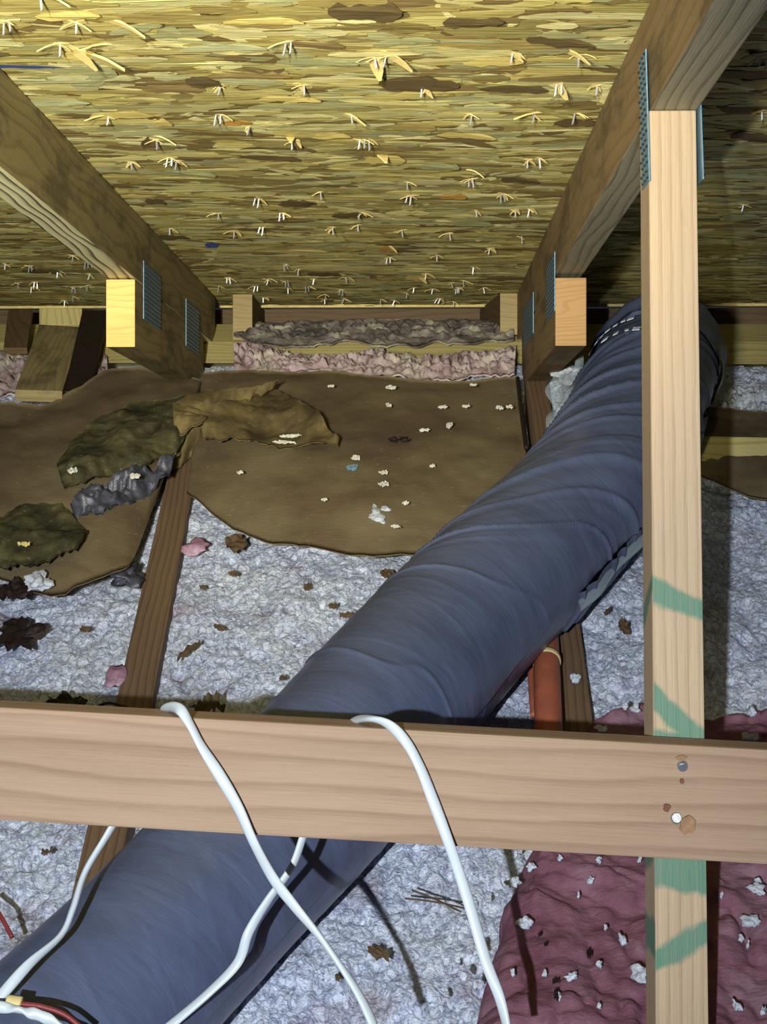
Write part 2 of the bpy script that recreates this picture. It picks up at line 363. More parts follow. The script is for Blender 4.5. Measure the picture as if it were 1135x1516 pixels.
# individually visible bigger strands: proud, darker or brighter
spec = [(620, 122, 120, 22, 'd'), (300, 120, 50, 25, 'd'), (540, 15, 110, 30, 'd'), (440, 300, 60, 12, 'd'), (220, 210, 22, 18, 'd'), (230, 297, 30, 10, 'd'), (770, 265, 60, 10, 'd'),
        (650, 245, 60, 12, 'g'), (80, 150, 110, 12, 'b'), (330, 70, 130, 14, 'b'), (470, 90, 120, 12, 'g'), (180, 170, 100, 10, 'y'), (570, 235, 60, 24, 'y'), (120, 80, 60, 20, 'y'),
        (620, 410, 40, 9, 'y'), (575, 368, 26, 10, 'o'), (430, 145, 90, 10, 'y'), (760, 130, 100, 14, 'd'), (700, 30, 90, 16, 'd'), (850, 180, 60, 12, 'd'), (255, 350, 50, 8, 'd'),
        (360, 325, 60, 7, 'g'), (700, 330, 60, 9, 'g'), (520, 318, 60, 8, 'd'), (280, 255, 80, 9, 'g'), (400, 232, 90, 9, 'd'), (600, 60, 100, 12, 'g'), (1110, 200, 60, 12, 'd'), (1095, 320, 60, 8, 'g'),
        (60, 400, 60, 6, 'd'), (480, 405, 50, 6, 'd'), (350, 180, 50, 7, 'o'), (670, 290, 40, 8, 'o'), (240, 180, 30, 10, 'y'), (100, 20, 100, 14, 'y'), (830, 60, 110, 14, 'd'), (490, 200, 60, 9, 'y'),
        (730, 90, 90, 11, 'y'), (200, 40, 100, 11, 'g'), (390, 30, 120, 12, 'y'), (690, 200, 90, 9, 'y'), (330, 400, 50, 5, 'y'), (560, 270, 60, 7, 'g'), (450, 370, 70, 6, 'y')]
CO = {'d': (.15, .105, .042), 'g': (.42, .42, .20), 'b': (.55, .56, .30), 'y': (.78, .62, .20), 'o': (.62, .33, .07)}
for (px, py, w, h, t) in spec:
    p = PV(px, py, DK); X = p.x; d = (p - CAMP).dot(ED); sc = F / d
    dyd = F * abs(DK) / d ** 2
    flakes_mesh('wood_strand', [(X, d, w / sc, min(.05, h / dyd), random.gauss(0, .25), .002, .0006, CO[t], .0032)], M['osb'], ceil)
sm = flakes_mesh('blue_stripe', [(-.405, (PV(60, 97, DK) - CAMP).dot(ED), .16, .013, 0, 0, 0, (.04, .09, .36), .0042)], M['osb'], ceil); sm['label'] = 'blue painted line'
flakes_mesh('blue_smudge', [(PV(313, 361, DK).x, (PV(313, 361, DK) - CAMP).dot(ED), .02, .05, .2, 0, 0, (.06, .12, .50), .0042)], M['osb'], ceil)['label'] = 'blue paint smudge'
flakes_mesh('blue_smudge', [(PV(548, 455.5, DK).x, 2.925, .02, .02, .2, 0, 0, (.45, .62, .75), .0046)], M['osb'], ceil)['label'] = 'pale blue paint smudge'

# staples driven through the deck, with the splinters they burst out
def staple_mesh(two):
    bm = bmesh.new()
    for ox in ((-.0022, .0024) if two else (0,)):
        w = .0008; L = random.uniform(.009, .0125); t = random.uniform(-.0015, .0015)
        a = [bm.verts.new(p) for p in ((ox - w, -w, .002), (ox + w, -w, .002), (ox + w, w, .002), (ox - w, w, .002))]
        b_ = [bm.verts.new(p) for p in ((ox - w + t, -w, -L), (ox + w + t, -w, -L * .82), (ox + w + t, w, -L * .82), (ox - w + t, w, -L))]
        for i in range(4): bm.faces.new((a[i], a[(i + 1) % 4], b_[(i + 1) % 4], b_[i]))
        bm.faces.new(b_[::-1]); bm.faces.new(a)
    bmesh.ops.recalc_face_normals(bm, faces=bm.faces)
    me = bpy.data.meshes.new('staple'); bm.to_mesh(me); bm.free(); me.materials.append(M['staple']); return me
def splinter_mesh():
    bm = bmesh.new(); L = random.uniform(.008, .020); W = random.uniform(.003, .0075); a = random.uniform(-.9, .9); n_ = 4
    rows = []
    for i in range(n_ + 1):
        s = i / n_; x = (s - .35) * L; z = .001 - .005 * s * s; w = W * (1 - s ** 2 * .8) * random.uniform(.7, 1.2)
        ca, sa = math.cos(a), math.sin(a)
        rows.append([bm.verts.new((x * ca - q * sa, x * sa + q * ca, z + dz)) for q, dz in ((-w / 2, 0), (w / 2, 0), (w / 2, .0007), (-w / 2, .0007))])
    for r0, r1 in zip(rows, rows[1:]):
        for i in range(4): bm.faces.new((r0[i], r0[(i + 1) % 4], r1[(i + 1) % 4], r1[i]))
    bm.faces.new(rows[0]); bm.faces.new(rows[-1][::-1]); bmesh.ops.recalc_face_normals(bm, faces=bm.faces)
    me = bpy.data.meshes.new('wood_splinter'); bm.to_mesh(me); bm.free(); me.materials.append(M['splinter']); return me
SM = [staple_mesh(False) for _ in range(4)] + [staple_mesh(True) for _ in range(2)]; PM = [splinter_mesh() for _ in range(9)]
k1 = .5022
st1 = [(225, 80), (178, 145), (650, 265), (895, 265), (850, 140), (320, 355), (643, 352), (735, 385), (860, 430), (1035, 350), (1060, 425), (1080, 425), (270, 485), (462, 425), (500, 478), (520, 487), (387, 490), (325, 572), (757, 598), (945, 578), (645, 640), (830, 640), (1060, 640), (500, 685), (770, 682), (690, 693), (980, 683), (1055, 675), (15, 790), (90, 795), (105, 843), (215, 885), (672, 830), (840, 790), (880, 805), (790, 835), (845, 840), (925, 835), (645, 855), (755, 855), (1020, 830), (1105, 185), (120, 5), (20, 75)]
st2 = [(385, 170), (580, 175), (12, 180), (118, 272), (522, 262), (635, 265), (705, 175), (265, 350), (450, 350), (568, 348), (465, 480), (430, 485), (530, 540), (355, 585), (262, 540), (75, 550), (80, 590), (278, 632), (395, 630), (435, 628), (412, 710), (318, 745), (163, 765), (240, 840), (205, 845), (270, 800), (95, 860), (1105, 175), (1125, 180), (1120, 340), (1065, 615), (750, 60), (520, 640), (200, 700), (60, 690), (130, 820), (300, 860), (20, 770)]
SP = [(x * k1, y * k1) for x, y in st1] + [(565 + x * k1, y * k1) for x, y in st2]
SP += [(random.uniform(380, 705), random.uniform(425, 454)) for _ in range(16)] + [(random.uniform(0, 150), random.uniform(380, 452)) for _ in range(10)]
SP += [(random.uniform(-150, 560), random.uniform(-160, -20)) for _ in range(12)]
RM = Matrix((EX, ED, -EV)).transposed().to_4x4()
for (px, py) in SP:
    p = PV(px, py - 5, DK + .001)
    if not (-1.4 < p.x < 1.4): continue
    if -.435 < p.x < -.372 or .174 < p.x < .24: continue
    o = link(bpy.data.objects.new('staple', random.choice(SM))); o.matrix_world = Matrix.Translation(p) @ RM @ Matrix.Rotation(random.uniform(-.4, .4), 4, 'Z') @ Matrix.Rotation(random.gauss(0, .15), 4, 'Y'); o.parent = ceil
    for j in range(random.choice((1, 2, 2, 3))):
        q = p + Vector((random.gauss(0, .003), 0, 0))
        o = link(bpy.data.objects.new('wood_splinter', random.choice(PM))); s = random.uniform(.7, 1.5) * (1.7 if py < 200 and random.random() < .3 else 1)
        o.matrix_world = Matrix.Translation(q) @ RM @ Matrix.Rotation(random.choice((0, math.pi)) + random.uniform(-.5, .5), 4, 'Z') @ Matrix.Scale(s, 4); o.parent = ceil
for (px, py, ang, s) in ((118, 82, -.65, 3.6), (105, 75, .4, 2.6), (150, 70, -2.9, 2.4), (170, 35, -.2, 2.6), (565, 232, -.6, 2.8), (575, 366, .9, 2.2), (555, 90, 1.2, 2.4), (845, 80, -.1, 2), (430, 205, -.8, 2), (235, 205, 0, 2.2), (700, 255, 0, 2.2), (620, 410, .2, 2.2)):
    p = PV(px, py, DK + .001); o = link(bpy.data.objects.new('wood_splinter', PM[(px + py) % 9]))
    o.matrix_world = Matrix.Translation(p) @ RM @ Matrix.Rotation(ang, 4, 'Z') @ Matrix.Scale(s, 4); o.parent = ceil

# ------------------------------------------------------------------ trusses
def plate(parent, x, v0, v1, d0, d1, side, lean=0):
    """toothed connector plate on the face X=x; side=+1 faces +X"""
    t = .0012 * side
    def q(v, d, off): return SL(x + off, v, d + lean * (v - v0))
    c = [q(v0, d0, 0), q(v0, d0, t), q(v0, d1, t), q(v0, d1, 0), q(v1, d0, 0), q(v1, d0, t), q(v1, d1, t), q(v1, d1, 0)]
    o = hexa('connector_plate', c, M['steel'], parent, bev=.0003)
    bm = bmesh.new(); nv = int((v1 - v0) / .0062); nd = max(2, int((d1 - d0) / .0105))
    for i in range(nv):
        for j in range(nd):
            v = v0 + (i + .5) * (v1 - v0) / nv; d = d0 + (j + .5 + (.25 if i % 2 else -.25)) * (d1 - d0) / nd
            a = [bm.verts.new(q(v + dv, d + dd, t * 1.25)) for dv, dd in ((-.0009, -.003), (-.0009, .003), (.0009, .003), (.0009, -.003))]
            b2 = [bm.verts.new(q(v + dv * .5, d + dd * .5, t * 2.2)) for dv, dd in ((-.0009, -.003), (-.0009, .003), (.0009, .003), (.0009, -.003))]
            for k in range(4): bm.faces.new((a[k], a[(k + 1) % 4], b2[(k + 1) % 4], b2[k]))
            bm.faces.new(b2)
    s = meshobj('tooth_slot', bm, M['hole'], o); s['kind'] = 'stuff'; return o

def prd(px, py, X0):    # ray meets plane X = X0 -> (v, d)
    X, v, d = ray(px, py); t = X0 / X; return v * t, d * t
# left truss
TL = tag(empty('roof_truss'), 'dark roof truss on the left, zebra grain under its chord, yellow block end', 'truss')
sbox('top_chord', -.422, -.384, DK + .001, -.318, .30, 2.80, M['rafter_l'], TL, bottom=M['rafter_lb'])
hb = sbox('heel_block', -.423, -.3835, -.316, -.224, 2.0, 2.64, M['rafter_l'], TL, end=M['endgrain']); hb['label'] = 'heel block with bright yellow sawn end'
for a in ((224, 396, 224, 480, 25), (284, 450, 284, 518, 19)):
    v0, d0 = prd(a[0] - a[4] / 2, a[1], -.3835); v1, d1 = prd(a[0] + a[4] / 2, a[3], -.3835)
    v0 = (a[1] - 758) / F * (d0 + d1) / 2; v1 = (a[3] - 758) / F * (d0 + d1) / 2
    plate(TL, -.3833, v0, v1, d0, d1, 1)
def floorboard(name, far, near, hw_far, hw_near, z, th, mat, parent):
    a, b_ = PZ(*far, z), PZ(*near, z); f1 = PZ(far[0] - hw_far, far[1], z); f2 = PZ(far[0] + hw_far, far[1], z)
    n1 = PZ(near[0] - hw_near, near[1], z); n2 = PZ(near[0] + hw_near, near[1], z); dz = Vector((0, 0, -th))
    return hexa(name, [n1, n2, n2 + dz, n1 + dz, f1, f2, f2 + dz, f1 + dz], mat, parent)
floorboard('bottom_chord', (285, 625), (118, 1420), 19, 34, .004, .085, M['chord'], TL)
# right truss
TR = tag(empty('roof_truss'), 'roof truss on the right with pale upright web marked in green spray paint', 'truss')
sbox('top_chord', .186, .224, DK + .001, -.322, .30, 2.80, M['rafter_r'], TR, bottom=M['rafter_rb'])
hb = sbox('heel_block', .1855, .2275, -.316, -.224, 2.0, 2.64, M['rafter_r'], TR, end=M['endgrain_o']); hb['label'] = 'heel block with orange brown sawn end'
for a in ((816, 385, 470, 12), (783, 447, 505, 14)):
    v0, d1 = prd(a[0] - a[3] / 2, 400, .1855); _, d0 = prd(a[0] + a[3] / 2, 400, .1855)
    dm = (d0 + d1) / 2; plate(TR, .1853, (a[1] - 758) / F * dm, (a[2] - 758) / F * dm, d0, d1, -1)
def wd_(v): return 1.190 + (v + .33) * (-.12 / .68)
w0, w1 = -.3215, .52
def wx(v): return .1848 + (v + .33) * -.020
hexa('web', [SL(wx(w0), w0, wd_(w0)), SL(wx(w0) + .038, w0, wd_(w0)), SL(wx(w0) + .038, w0, wd_(w0) + .046), SL(wx(w0), w0, wd_(w0) + .046),
             SL(wx(w1), w1, wd_(w1)), SL(wx(w1) + .038, w1, wd_(w1)), SL(wx(w1) + .038, w1, wd_(w1) + .046), SL(wx(w1), w1, wd_(w1) + .046)], M['web'], TR)['label'] = 'pale pine web with green spray paint marks'
plate(TR, .1838, -.372, -.262, 1.192, 1.228, -1, -.17)
plate(TR, .2240, -.335, -.262, 1.181, 1.225, 1, -.17)
floorboard('bottom_chord', (793, 560), (857, 1110), 17, 26, .004, .085, M['chord'], TR)

# stub blocks under the deck at the eave
tag(sbox('blocking_stub', -.347, -.310, DK + .001, -.320, 2.77, 2.985, M['stub'], end=M['endgrain_t']), 'short dark wooden block under the deck beside the left truss heel', 'wood block')
c = [SL(.154, DK + .001, 2.77), SL(.190, DK + .001, 2.77), SL(.190, -.331, 2.77), SL(.154, -.331, 2.77), SL(.125, DK + .001, 2.985), SL(.161, DK + .001, 2.985), SL(.161, -.322, 2.985), SL(.125, -.322, 2.985)]
tag(hexa('blocking_stub', c, M['stub'], end=M['endgrain_t']), 'short skewed wooden block under the deck beside the right truss heel', 'wood block')
# tilted boards in the bay left of the left truss
def slab(pts, ds, th, mat, label, nm='eave_board', end=None):
    a = [PD(p[0], p[1], d) for p, d in zip(pts, ds)]; nrm = (a[1] - a[0]).cross(a[3] - a[0]).normalized()
    if nrm.dot(CAMP - a[0]) < 0: nrm = -nrm
    b_ = [p - nrm * th for p in a]
    return tag(hexa(nm, [a[0], a[1], b_[1], b_[0], a[3], a[2], b_[2], b_[3]], mat, end=end), label, 'board')
slab([(58, 480), (122, 484), (92, 579), (22, 577)], [2.80, 2.80, 2.42, 2.42], .02, M['rafter_l'], 'brown tilted eave board in the bay left of the left truss')
slab([(122, 459), (160, 459), (134, 579), (94, 579)], [2.80, 2.80, 2.46, 2.46], .012, M['dark'], 'blackish eave board between brown tilted board and yellow block end')
slab([(12, 457), (48, 457), (40, 515), (5, 515)], [2.80, 2.80, 2.6, 2.6], .012, M['stub'], 'small dark eave board at the far left under the deck')
hexa_b = slab([(58, 456), (121, 456), (121, 481), (58, 481)], [2.84, 2.84, 2.82, 2.82], .012, M['plate_wood'], 'pale notched board end above the brown tilted board')
# top plate of the outside wall
tp = hexa('wall_plate', [PD(-500, 506, 2.76), PD(-500, 536, 2.70), PD(-500, 536, 2.70) + Vector((0, .1, -.02)), PD(-500, 506, 2.76) + Vector((0, .1, 0)),
     PD(1500, 506, 2.76), PD(1500, 540, 2.70), PD(1500, 540, 2.70) + Vector((0, .1, -.02)), PD(1500, 506, 2.76) + Vector((0, .1, 0))], M['plate_wood'])
tag(tp, 'pale yellow wall plate running along the eave behind the insulation tufts', 'board')

# ------------------------------------------------------------------ insulation
xs = np.concatenate([np.arange(-1.4, -.8, .015), np.arange(-.8, .85, .0026), np.arange(.85, 1.4, .015)])
ys = np.concatenate([np.arange(.4, .86, .015), np.arange(.86, 2.53, .0030)])
X, Y = np.meshgrid(xs, ys)
wxn = lattice_noise(X * 22, Y * 22, 5) * .012; wyn = lattice_noise(X * 22, Y * 22, 6) * .012
def billow(x, y, f, s): return np.abs(lattice_noise(x * f, y * f, s))
Z = -.028 + lattice_noise(X * 5, Y * 5, 1) * .009 + lattice_noise(X * 14, Y * 14, 2) * .005
w1x = lattice_noise(X * 90, Y * 90, 15) * .004; w1y = lattice_noise(X * 90, Y * 90, 16) * .004
YS = Y * .55
Z += puff(X + wxn, YS + wyn, 40, 3) * .007 + puff(X + wxn * .6 + w1x, YS + wyn * .6 + w1y, 92, 4) * .0125 + puff(X + w1x, YS + w1y, 170, 9) * .0055 + lattice_noise(X * 60, YS * 60, 7) * .004 - .015
e0, e1 = PZ(866, 1064, .02), PZ(590, 1700, .02)
xe = e0.x + (Y - e0.y) / (e1.y - e0.y) * (e1.x - e0.x)
Z = np.where((X > xe + .03) & (Y < e0.y - .03), -.072, Z)
Z = np.where(Y > 2.45, Z - (Y - 2.45) * .12, Z)
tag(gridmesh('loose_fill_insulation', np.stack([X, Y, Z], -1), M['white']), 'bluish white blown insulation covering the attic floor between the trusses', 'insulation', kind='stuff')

# pink batt
nr, nc = 190, 230
fl = polyline([(866, 1064), (905, 1052), (950, 1036), (1040, 1046), (1135, 1044), (1500, 1050)], nc)
nl = polyline([(590, 1700), (900, 1700), (1300, 1700), (1800, 1700)], nc)
lf = PZa(fl[:, 0], fl[:, 1], .02); ln = PZa(nl[:, 0], nl[:, 1], .02)
t = np.linspace(0, 1, nr)[:, None, None]; P = lf[None] * (1 - t) + ln[None] * t
T2, S2 = np.meshgrid(np.linspace(0, 1, nr), np.linspace(0, 1, nc), indexing='ij')
edge = np.minimum(np.minimum(S2 / .06, T2 / .05), 1)
P[..., 0] += lattice_noise(P[..., 1] * 30, P[..., 1] * 0 + 3, 9) * .010 * (1 - S2)
P[..., 1] += lattice_noise(P[..., 0] * 25, P[..., 0] * 0, 10) * .014 * (1 - T2)
x, y = P[..., 0], P[..., 1]
w = lattice_noise(x * 9, y * 9, 21) * .05
P[..., 2] = -.028 + .050 * np.sqrt(np.clip(edge, 0, 1)) + np.abs(lattice_noise(x * 16 + w * 20, y * 20, 22)) * .014 + np.abs(lattice_noise(x * 45 + w * 60, y * 45, 23)) * .006 + lattice_noise(x * 120, y * 120, 24) * .0018
gridmesh_o = gridmesh('insulation_batt', P, M['pink'], solid=.02)
tag(gridmesh_o, 'dusky pink fibreglass batt lying beneath the brace around the green-marked web', 'insulation')

# tufts at the eave
def strip(name, top, bot, z0, z1, mat, label, cat, n=220, r=36, amp=.012, seed=1, kind='stuff', freq=60):
    a = polyline(top, n); b_ = polyline(bot, n); t = np.linspace(0, 1, r)[:, None, None]
    px = a[None] * (1 - t) + b_[None] * t; z = z0 * (1 - t[..., 0]) + z1 * t[..., 0] + np.zeros((r, n))
    Q = PZa(px[..., 0], px[..., 1], z); x, y = Q[..., 0], Q[..., 1]
    ed_ = np.sin(np.pi * np.clip(t[..., 0], .02, .98)) ** .5; Q[..., 1] += lattice_noise(x * 30, x * 0 + seed, seed) * .02 * t[..., 0]
    Q[..., 2] += ed_ * (np.abs(lattice_noise(x * freq, y * freq, seed)) * amp + np.abs(lattice_noise(x * freq * 2.4, y * freq * 2.4, seed + 1)) * amp * .5)
    return tag(gridmesh(name, Q, mat, solid=.004), label, cat, kind=kind)
strip('insulation_tufts', [(345, 512), (385, 508), (430, 528), (500, 533), (560, 520), (620, 533), (700, 524), (764, 515)], [(348, 552), (762, 562)], -.012, .008, M['pinkwhite'], 'dusty pink fibreglass tufts along the eave behind the cardboard baffle', 'insulation', amp=.02, seed=31)
strip('insulation_tufts', [(345, 480), (470, 476), (600, 474), (760, 476)], [(345, 500), (420, 513), (480, 505), (600, 513), (700, 505), (760, 500)], -.014, .002, M['greyfluff'], 'grey dusty fluff packed under the deck edge between the two stub blocks', 'insulation', amp=.014, seed=41, freq=45)
strip('insulation_tufts', [(-200, 505), (0, 505), (60, 520), (160, 520)], [(-200, 560), (0, 590), (160, 575)], -.03, -.01, M['pinkwhite'], 'tan and pink fluff under the tilted boards left of the left truss', 'insulation', amp=.02, seed=51)
strip('insulation_tufts', [(1000, 560), (1090, 575), (1135, 572), (1300, 572)], [(1000, 640), (1135, 632), (1300, 632)], -.02, .0, M['fluff'], 'bluish white fluff in the right bay beyond the web', 'insulation', amp=.02, seed=61)

# ------------------------------------------------------------------ cardboard baffles
def sheet(name, top, bot, zf, mat, label, cat='cardboard', n=70, r=46, amp=.003, seed=3, solid=.0018, ragged=3, freq=14, parent=None):
    a = polyline(top, n); b_ = polyline(bot, n); tt = np.linspace(0, 1, r)
    qn = np.arange(n) * 1.; rg = (lattice_noise(qn * .11, qn * 0, seed) + .5 * lattice_noise(qn * .33, qn * 0, seed + 2) + .12 * lattice_noise(qn * .9, qn * 0, seed + 3)) * ragged
    b_[:, 1] += rg; t = tt[:, None, None]
    px = a[None] * (1 - t) + b_[None] * t
    T, S = np.meshgrid(tt, np.linspace(0, 1, n), indexing='ij')
    z = zf(S, T)
    Q = PZa(px[..., 0], px[..., 1], z); x, y = Q[..., 0], Q[..., 1]
    Q[..., 2] += lattice_noise(x * freq, y * freq, seed) * amp + np.abs(lattice_noise(x * freq * 3, y * freq * 2, seed + 1)) * amp * .6
    o = gridmesh(name, Q, mat, parent, solid=solid)
    if label: tag(o, label, cat)
    return o
sheet('cardboard_baffle', [(300, 552), (360, 546), (450, 550), (560, 555), (640, 561), (700, 562), (763, 561)],
      [(276, 728), (300, 748), (345, 783), (400, 803), (470, 816), (550, 822), (620, 818), (700, 800), (790, 762)],
      lambda S, T: .030 + .022 * np.sin(np.pi * T) * np.sin(np.pi * S) + .004 * S, M['card'], 'large brown cardboard baffle with curved lower edge in the middle bay', amp=.004)
sheet('cardboard_baffle', [(-160, 600), (0, 594), (60, 602), (120, 572), (160, 549), (230, 546), (300, 562)],
      [(-160, 820), (-20, 845), (40, 872), (75, 884), (150, 862), (190, 845), (208, 800), (238, 722)],
      lambda S, T: .022 + .02 * np.sin(np.pi * T), M['card'], 'brown stained cardboard baffle in the bay left of the left truss', amp=.006, seed=8)
sheet('cardboard_baffle', [(1020, 600), (1135, 612), (1400, 620)], [(1020, 700), (1090, 728), (1135, 738), (1400, 735)],
      lambda S, T: .022 + .01 * np.sin(np.pi * T), M['card'], 'brown cardboard baffle in the dark right bay beyond the web', amp=.004, seed=18)
sheet('torn_cardboard_flap', [(84, 690), (110, 655), (150, 620), (190, 600), (240, 592), (300, 585)], [(95, 725), (140, 712), (180, 702), (215, 692), (262, 668), (300, 610)],
      lambda S, T: .052 + .018 * np.sin(np.pi * T), M['card_d'], 'dark mouldy torn cardboard flap left of the left truss heel', amp=.007, seed=28, freq=30)
sheet('torn_cardboard_flap', [(-30, 770), (30, 752), (90, 748), (130, 790)], [(-30, 835), (20, 845), (70, 832), (112, 822)],
      lambda S, T: .048 + .006 * np.sin(np.pi * T), M['card_d'], 'blackened torn cardboard flap on the left baffle near the photo edge', amp=.006, seed=38, freq=30, ragged=6)
sheet('torn_cardboard_flap', [(296, 640), (318, 603), (350, 585), (395, 568), (430, 590), (470, 612), (502, 652)], [(300, 655), (340, 640), (372, 646), (400, 660), (440, 655), (480, 664), (500, 668)],
      lambda S, T: .070 - .012 * T + .008 * np.sin(9 * S), M['card_s'], 'creased olive torn cardboard flap peaked on the middle baffle', amp=.006, seed=48, freq=22, ragged=5)
sheet('torn_cardboard_flap', [(255, 600), (300, 580), (360, 576), (415, 566)], [(258, 640), (300, 632), (330, 600), (412, 574)],
      lambda S, T: .082 - .012 * T, M['card_s'], 'golden frayed cardboard strip bridging the two baffles over the left truss heel', amp=.007, seed=58, freq=28, ragged=3)
sheet('torn_cardboard_flap', [(258, 640), (300, 628), (318, 618)], [(246, 700), (268, 688), (296, 672)],
      lambda S, T: .060 - .05 * T, M['card_s'], 'narrow folded cardboard flap hanging over the top of the left bottom chord', amp=.004, seed=68, freq=30, n=30, r=20)
sheet('plastic_film', [(104, 748), (150, 712), (200, 700), (262, 668)], [(112, 768), (150, 766), (190, 748), (246, 716)],
      lambda S, T: .060 - .02 * T, M['blackfilm'], 'crumpled black plastic film below the mouldy cardboard flap', 'plastic film', amp=.014, seed=78, freq=45)

# ------------------------------------------------------------------ flexible duct
cen = [(-60, 1700, .080, .080), (60, 1575, .080, .080), (205, 1437, .081, .081), (345, 1292, .084, .084), (480, 1150, .088, .088), (575, 1042, .090, .091), (662, 943, .090, .092), (735, 868, .092, .093), (803, 800, .094, .093), (905, 690, .098, .096), (952, 585, .10, .098), (982, 520, .102, .092)]
cp = []
for (px, py, z, r) in cen:
    p = PZ(px, py, z); cp.append((p.x, p.y, p.z, r))
NS, NA = 760, 200
cc = catmull(cp, NS); pos = cc[:, :3]; rad = cc[:, 3]
tan = np.gradient(pos, axis=0); tan /= np.linalg.norm(tan, axis=1)[:, None]
upv = np.array([0, 0, 1.]); sd = np.cross(tan, upv); sd /= np.linalg.norm(sd, axis=1)[:, None]; u2 = np.cross(sd, tan)
arc = np.r_[0, np.cumsum(np.linalg.norm(np.diff(pos, axis=0), axis=1))]
th = np.linspace(0, 2 * np.pi, NA + 1)
A, Th = np.meshgrid(arc, th, indexing='ij')
arcperi = Th * .09
upper = np.clip((A - .62) / .35, 0, 1)
kk_ = -.35 + 1.45 * upper
sk = A - kk_ * .09 * np.cos(Th) + .05 * lattice_noise(A * 3, arcperi * 4, 71) + .015 * lattice_noise(A * 9, arcperi * 9, 76)
def rdg(f, g, s, p): return np.clip(1 - np.abs(lattice_noise(sk * f, arcperi * g + A * 2, s)) * 1.8, 0, 1) ** p
mask = .35 + .65 * np.clip(lattice_noise(A * 5, arcperi * 5, 77) + .6, 0, 1)
D = (rdg(13, 2.5, 72, 2.0) * .0075 + rdg(27, 3, 78, 2.2) * .0065) * (.07 + .93 * upper) * mask + rdg(34, 5, 73, 2) * .0016 * (.35 + .65 * upper) * mask + lattice_noise(A * 7, arcperi * 9, 74) * .0035
D += rdg(12, 3, 79, 8) * .0028 * (1 - upper) * np.clip((A - .42) / .1, 0, 1)
for s0, amp in ((1.16, .006),): D -= amp * np.exp(-((A - arc[-1] + .06 + .01 * np.sin(Th)) / .008) ** 2)
R = rad[:, None] + D - .0035
flat = np.where(np.sin(Th) < -.6, .93, 1)
Pd = pos[:, None, :] + R[..., None] * (np.cos(Th)[..., None] * sd[:, None, :] + (np.sin(Th) * flat)[..., None] * u2[:, None, :])
DU = tag(empty('flexible_duct'), 'big insulated flexible duct in wrinkled dark blue-grey plastic crossing the attic floor diagonally', 'duct')
gridmesh('jacket', Pd, M['duct'], DU, uv=np.stack([A, arcperi * 1.0], -1))
# seam flap along the lower right side, end cuff, inner end
i0, i1 = 500, 625
rows = []
for off, ang in ((.0, -.10), (.004, -.16), (.006, -.24)):
    k = np.arange(i0, i1); rr = rad[k] + off + .002 * np.sin(k * .11)
    rows.append(pos[k] + rr[:, None] * (math.cos(ang) * sd[k] + math.sin(ang) * u2[k]))
gridmesh('seam', np.stack(rows), M['film'], DU, solid=.0006)['label'] = 'translucent seam flap'
def ringpart(name, ia, ib, grow, mat, jag=0):
    k = np.arange(ia, ib); q = []
    for kk in k:
        r_ = rad[kk] + grow + .0025 * np.sin(th * 7 + kk * .2) + jag * np.array([noise.noise((a * 2, kk * .05, 0)) for a in np.cos(th) * 2 + th * 0])
        q.append(pos[kk] + r_[:, None] * (np.cos(th)[:, None] * sd[kk] + np.sin(th)[:, None] * u2[kk]))
    return gridmesh(name, np.array(q), mat, DU)
ringpart('end_cuff', NS - 34, NS, .006, M['duct'], .006)
# white stitched marks near the upper end
for (s_, a0, a1) in ((NS - 52, 1.9, 2.7), (NS - 72, 1.2, 2.2)):
    for a in np.linspace(a0, a1, 7):
        bm = bmesh.new(); ln = random.uniform(.05, .11)
        vv = []
        for aa, dk in ((a, -1), (a + ln, -1), (a + ln, 1), (a, 1)):
            kk = s_ + dk * random.choice((1, 2)) + int(6 * math.sin(aa))
            vv.append(bm.verts.new(Vector(pos[kk] + (rad[kk] + .0035) * (math.cos(aa) * sd[kk] + math.sin(aa) * u2[kk]))))
        bm.faces.new(vv); r = bmesh.ops.extrude_face_region(bm, geom=list(bm.faces)); 
        for e in r['geom']:
            if isinstance(e, bmesh.types.BMVert): e.co += (e.co - Vector(pos[s_])).normalized() * .0012
        meshobj('tape_scrap', bm, M['fluff'], DU)
# clear film and fluff at the upper left end of the duct
def filmsheet(pts, ds, label, seed, mat='film'):
    n = 16; a = [np.array(PD(p[0], p[1], d)) for p, d in zip(pts, ds)]
    U, Vv = np.meshgrid(np.linspace(0, 1, n), np.linspace(0, 1, n), indexing='ij'); U = U[..., None]; Vv = Vv[..., None]
    Q = a[0] * (1 - U) * (1 - Vv) + a[1] * U * (1 - Vv) + a[2] * U * Vv + a[3] * (1 - U) * Vv
    Q = Q + np.stack([lattice_noise(U[..., 0] * 4, Vv[..., 0] * 4, seed + k) * .008 for k in range(3)], -1)
    return tag(gridmesh('plastic_film', Q, M[mat]), label, 'plastic film')
filmsheet([(812, 560), (872, 520), (850, 590), (808, 648)], [2.25, 2.25, 2.15, 2.15], 'clear torn plastic film between right truss heel and duct', 5)

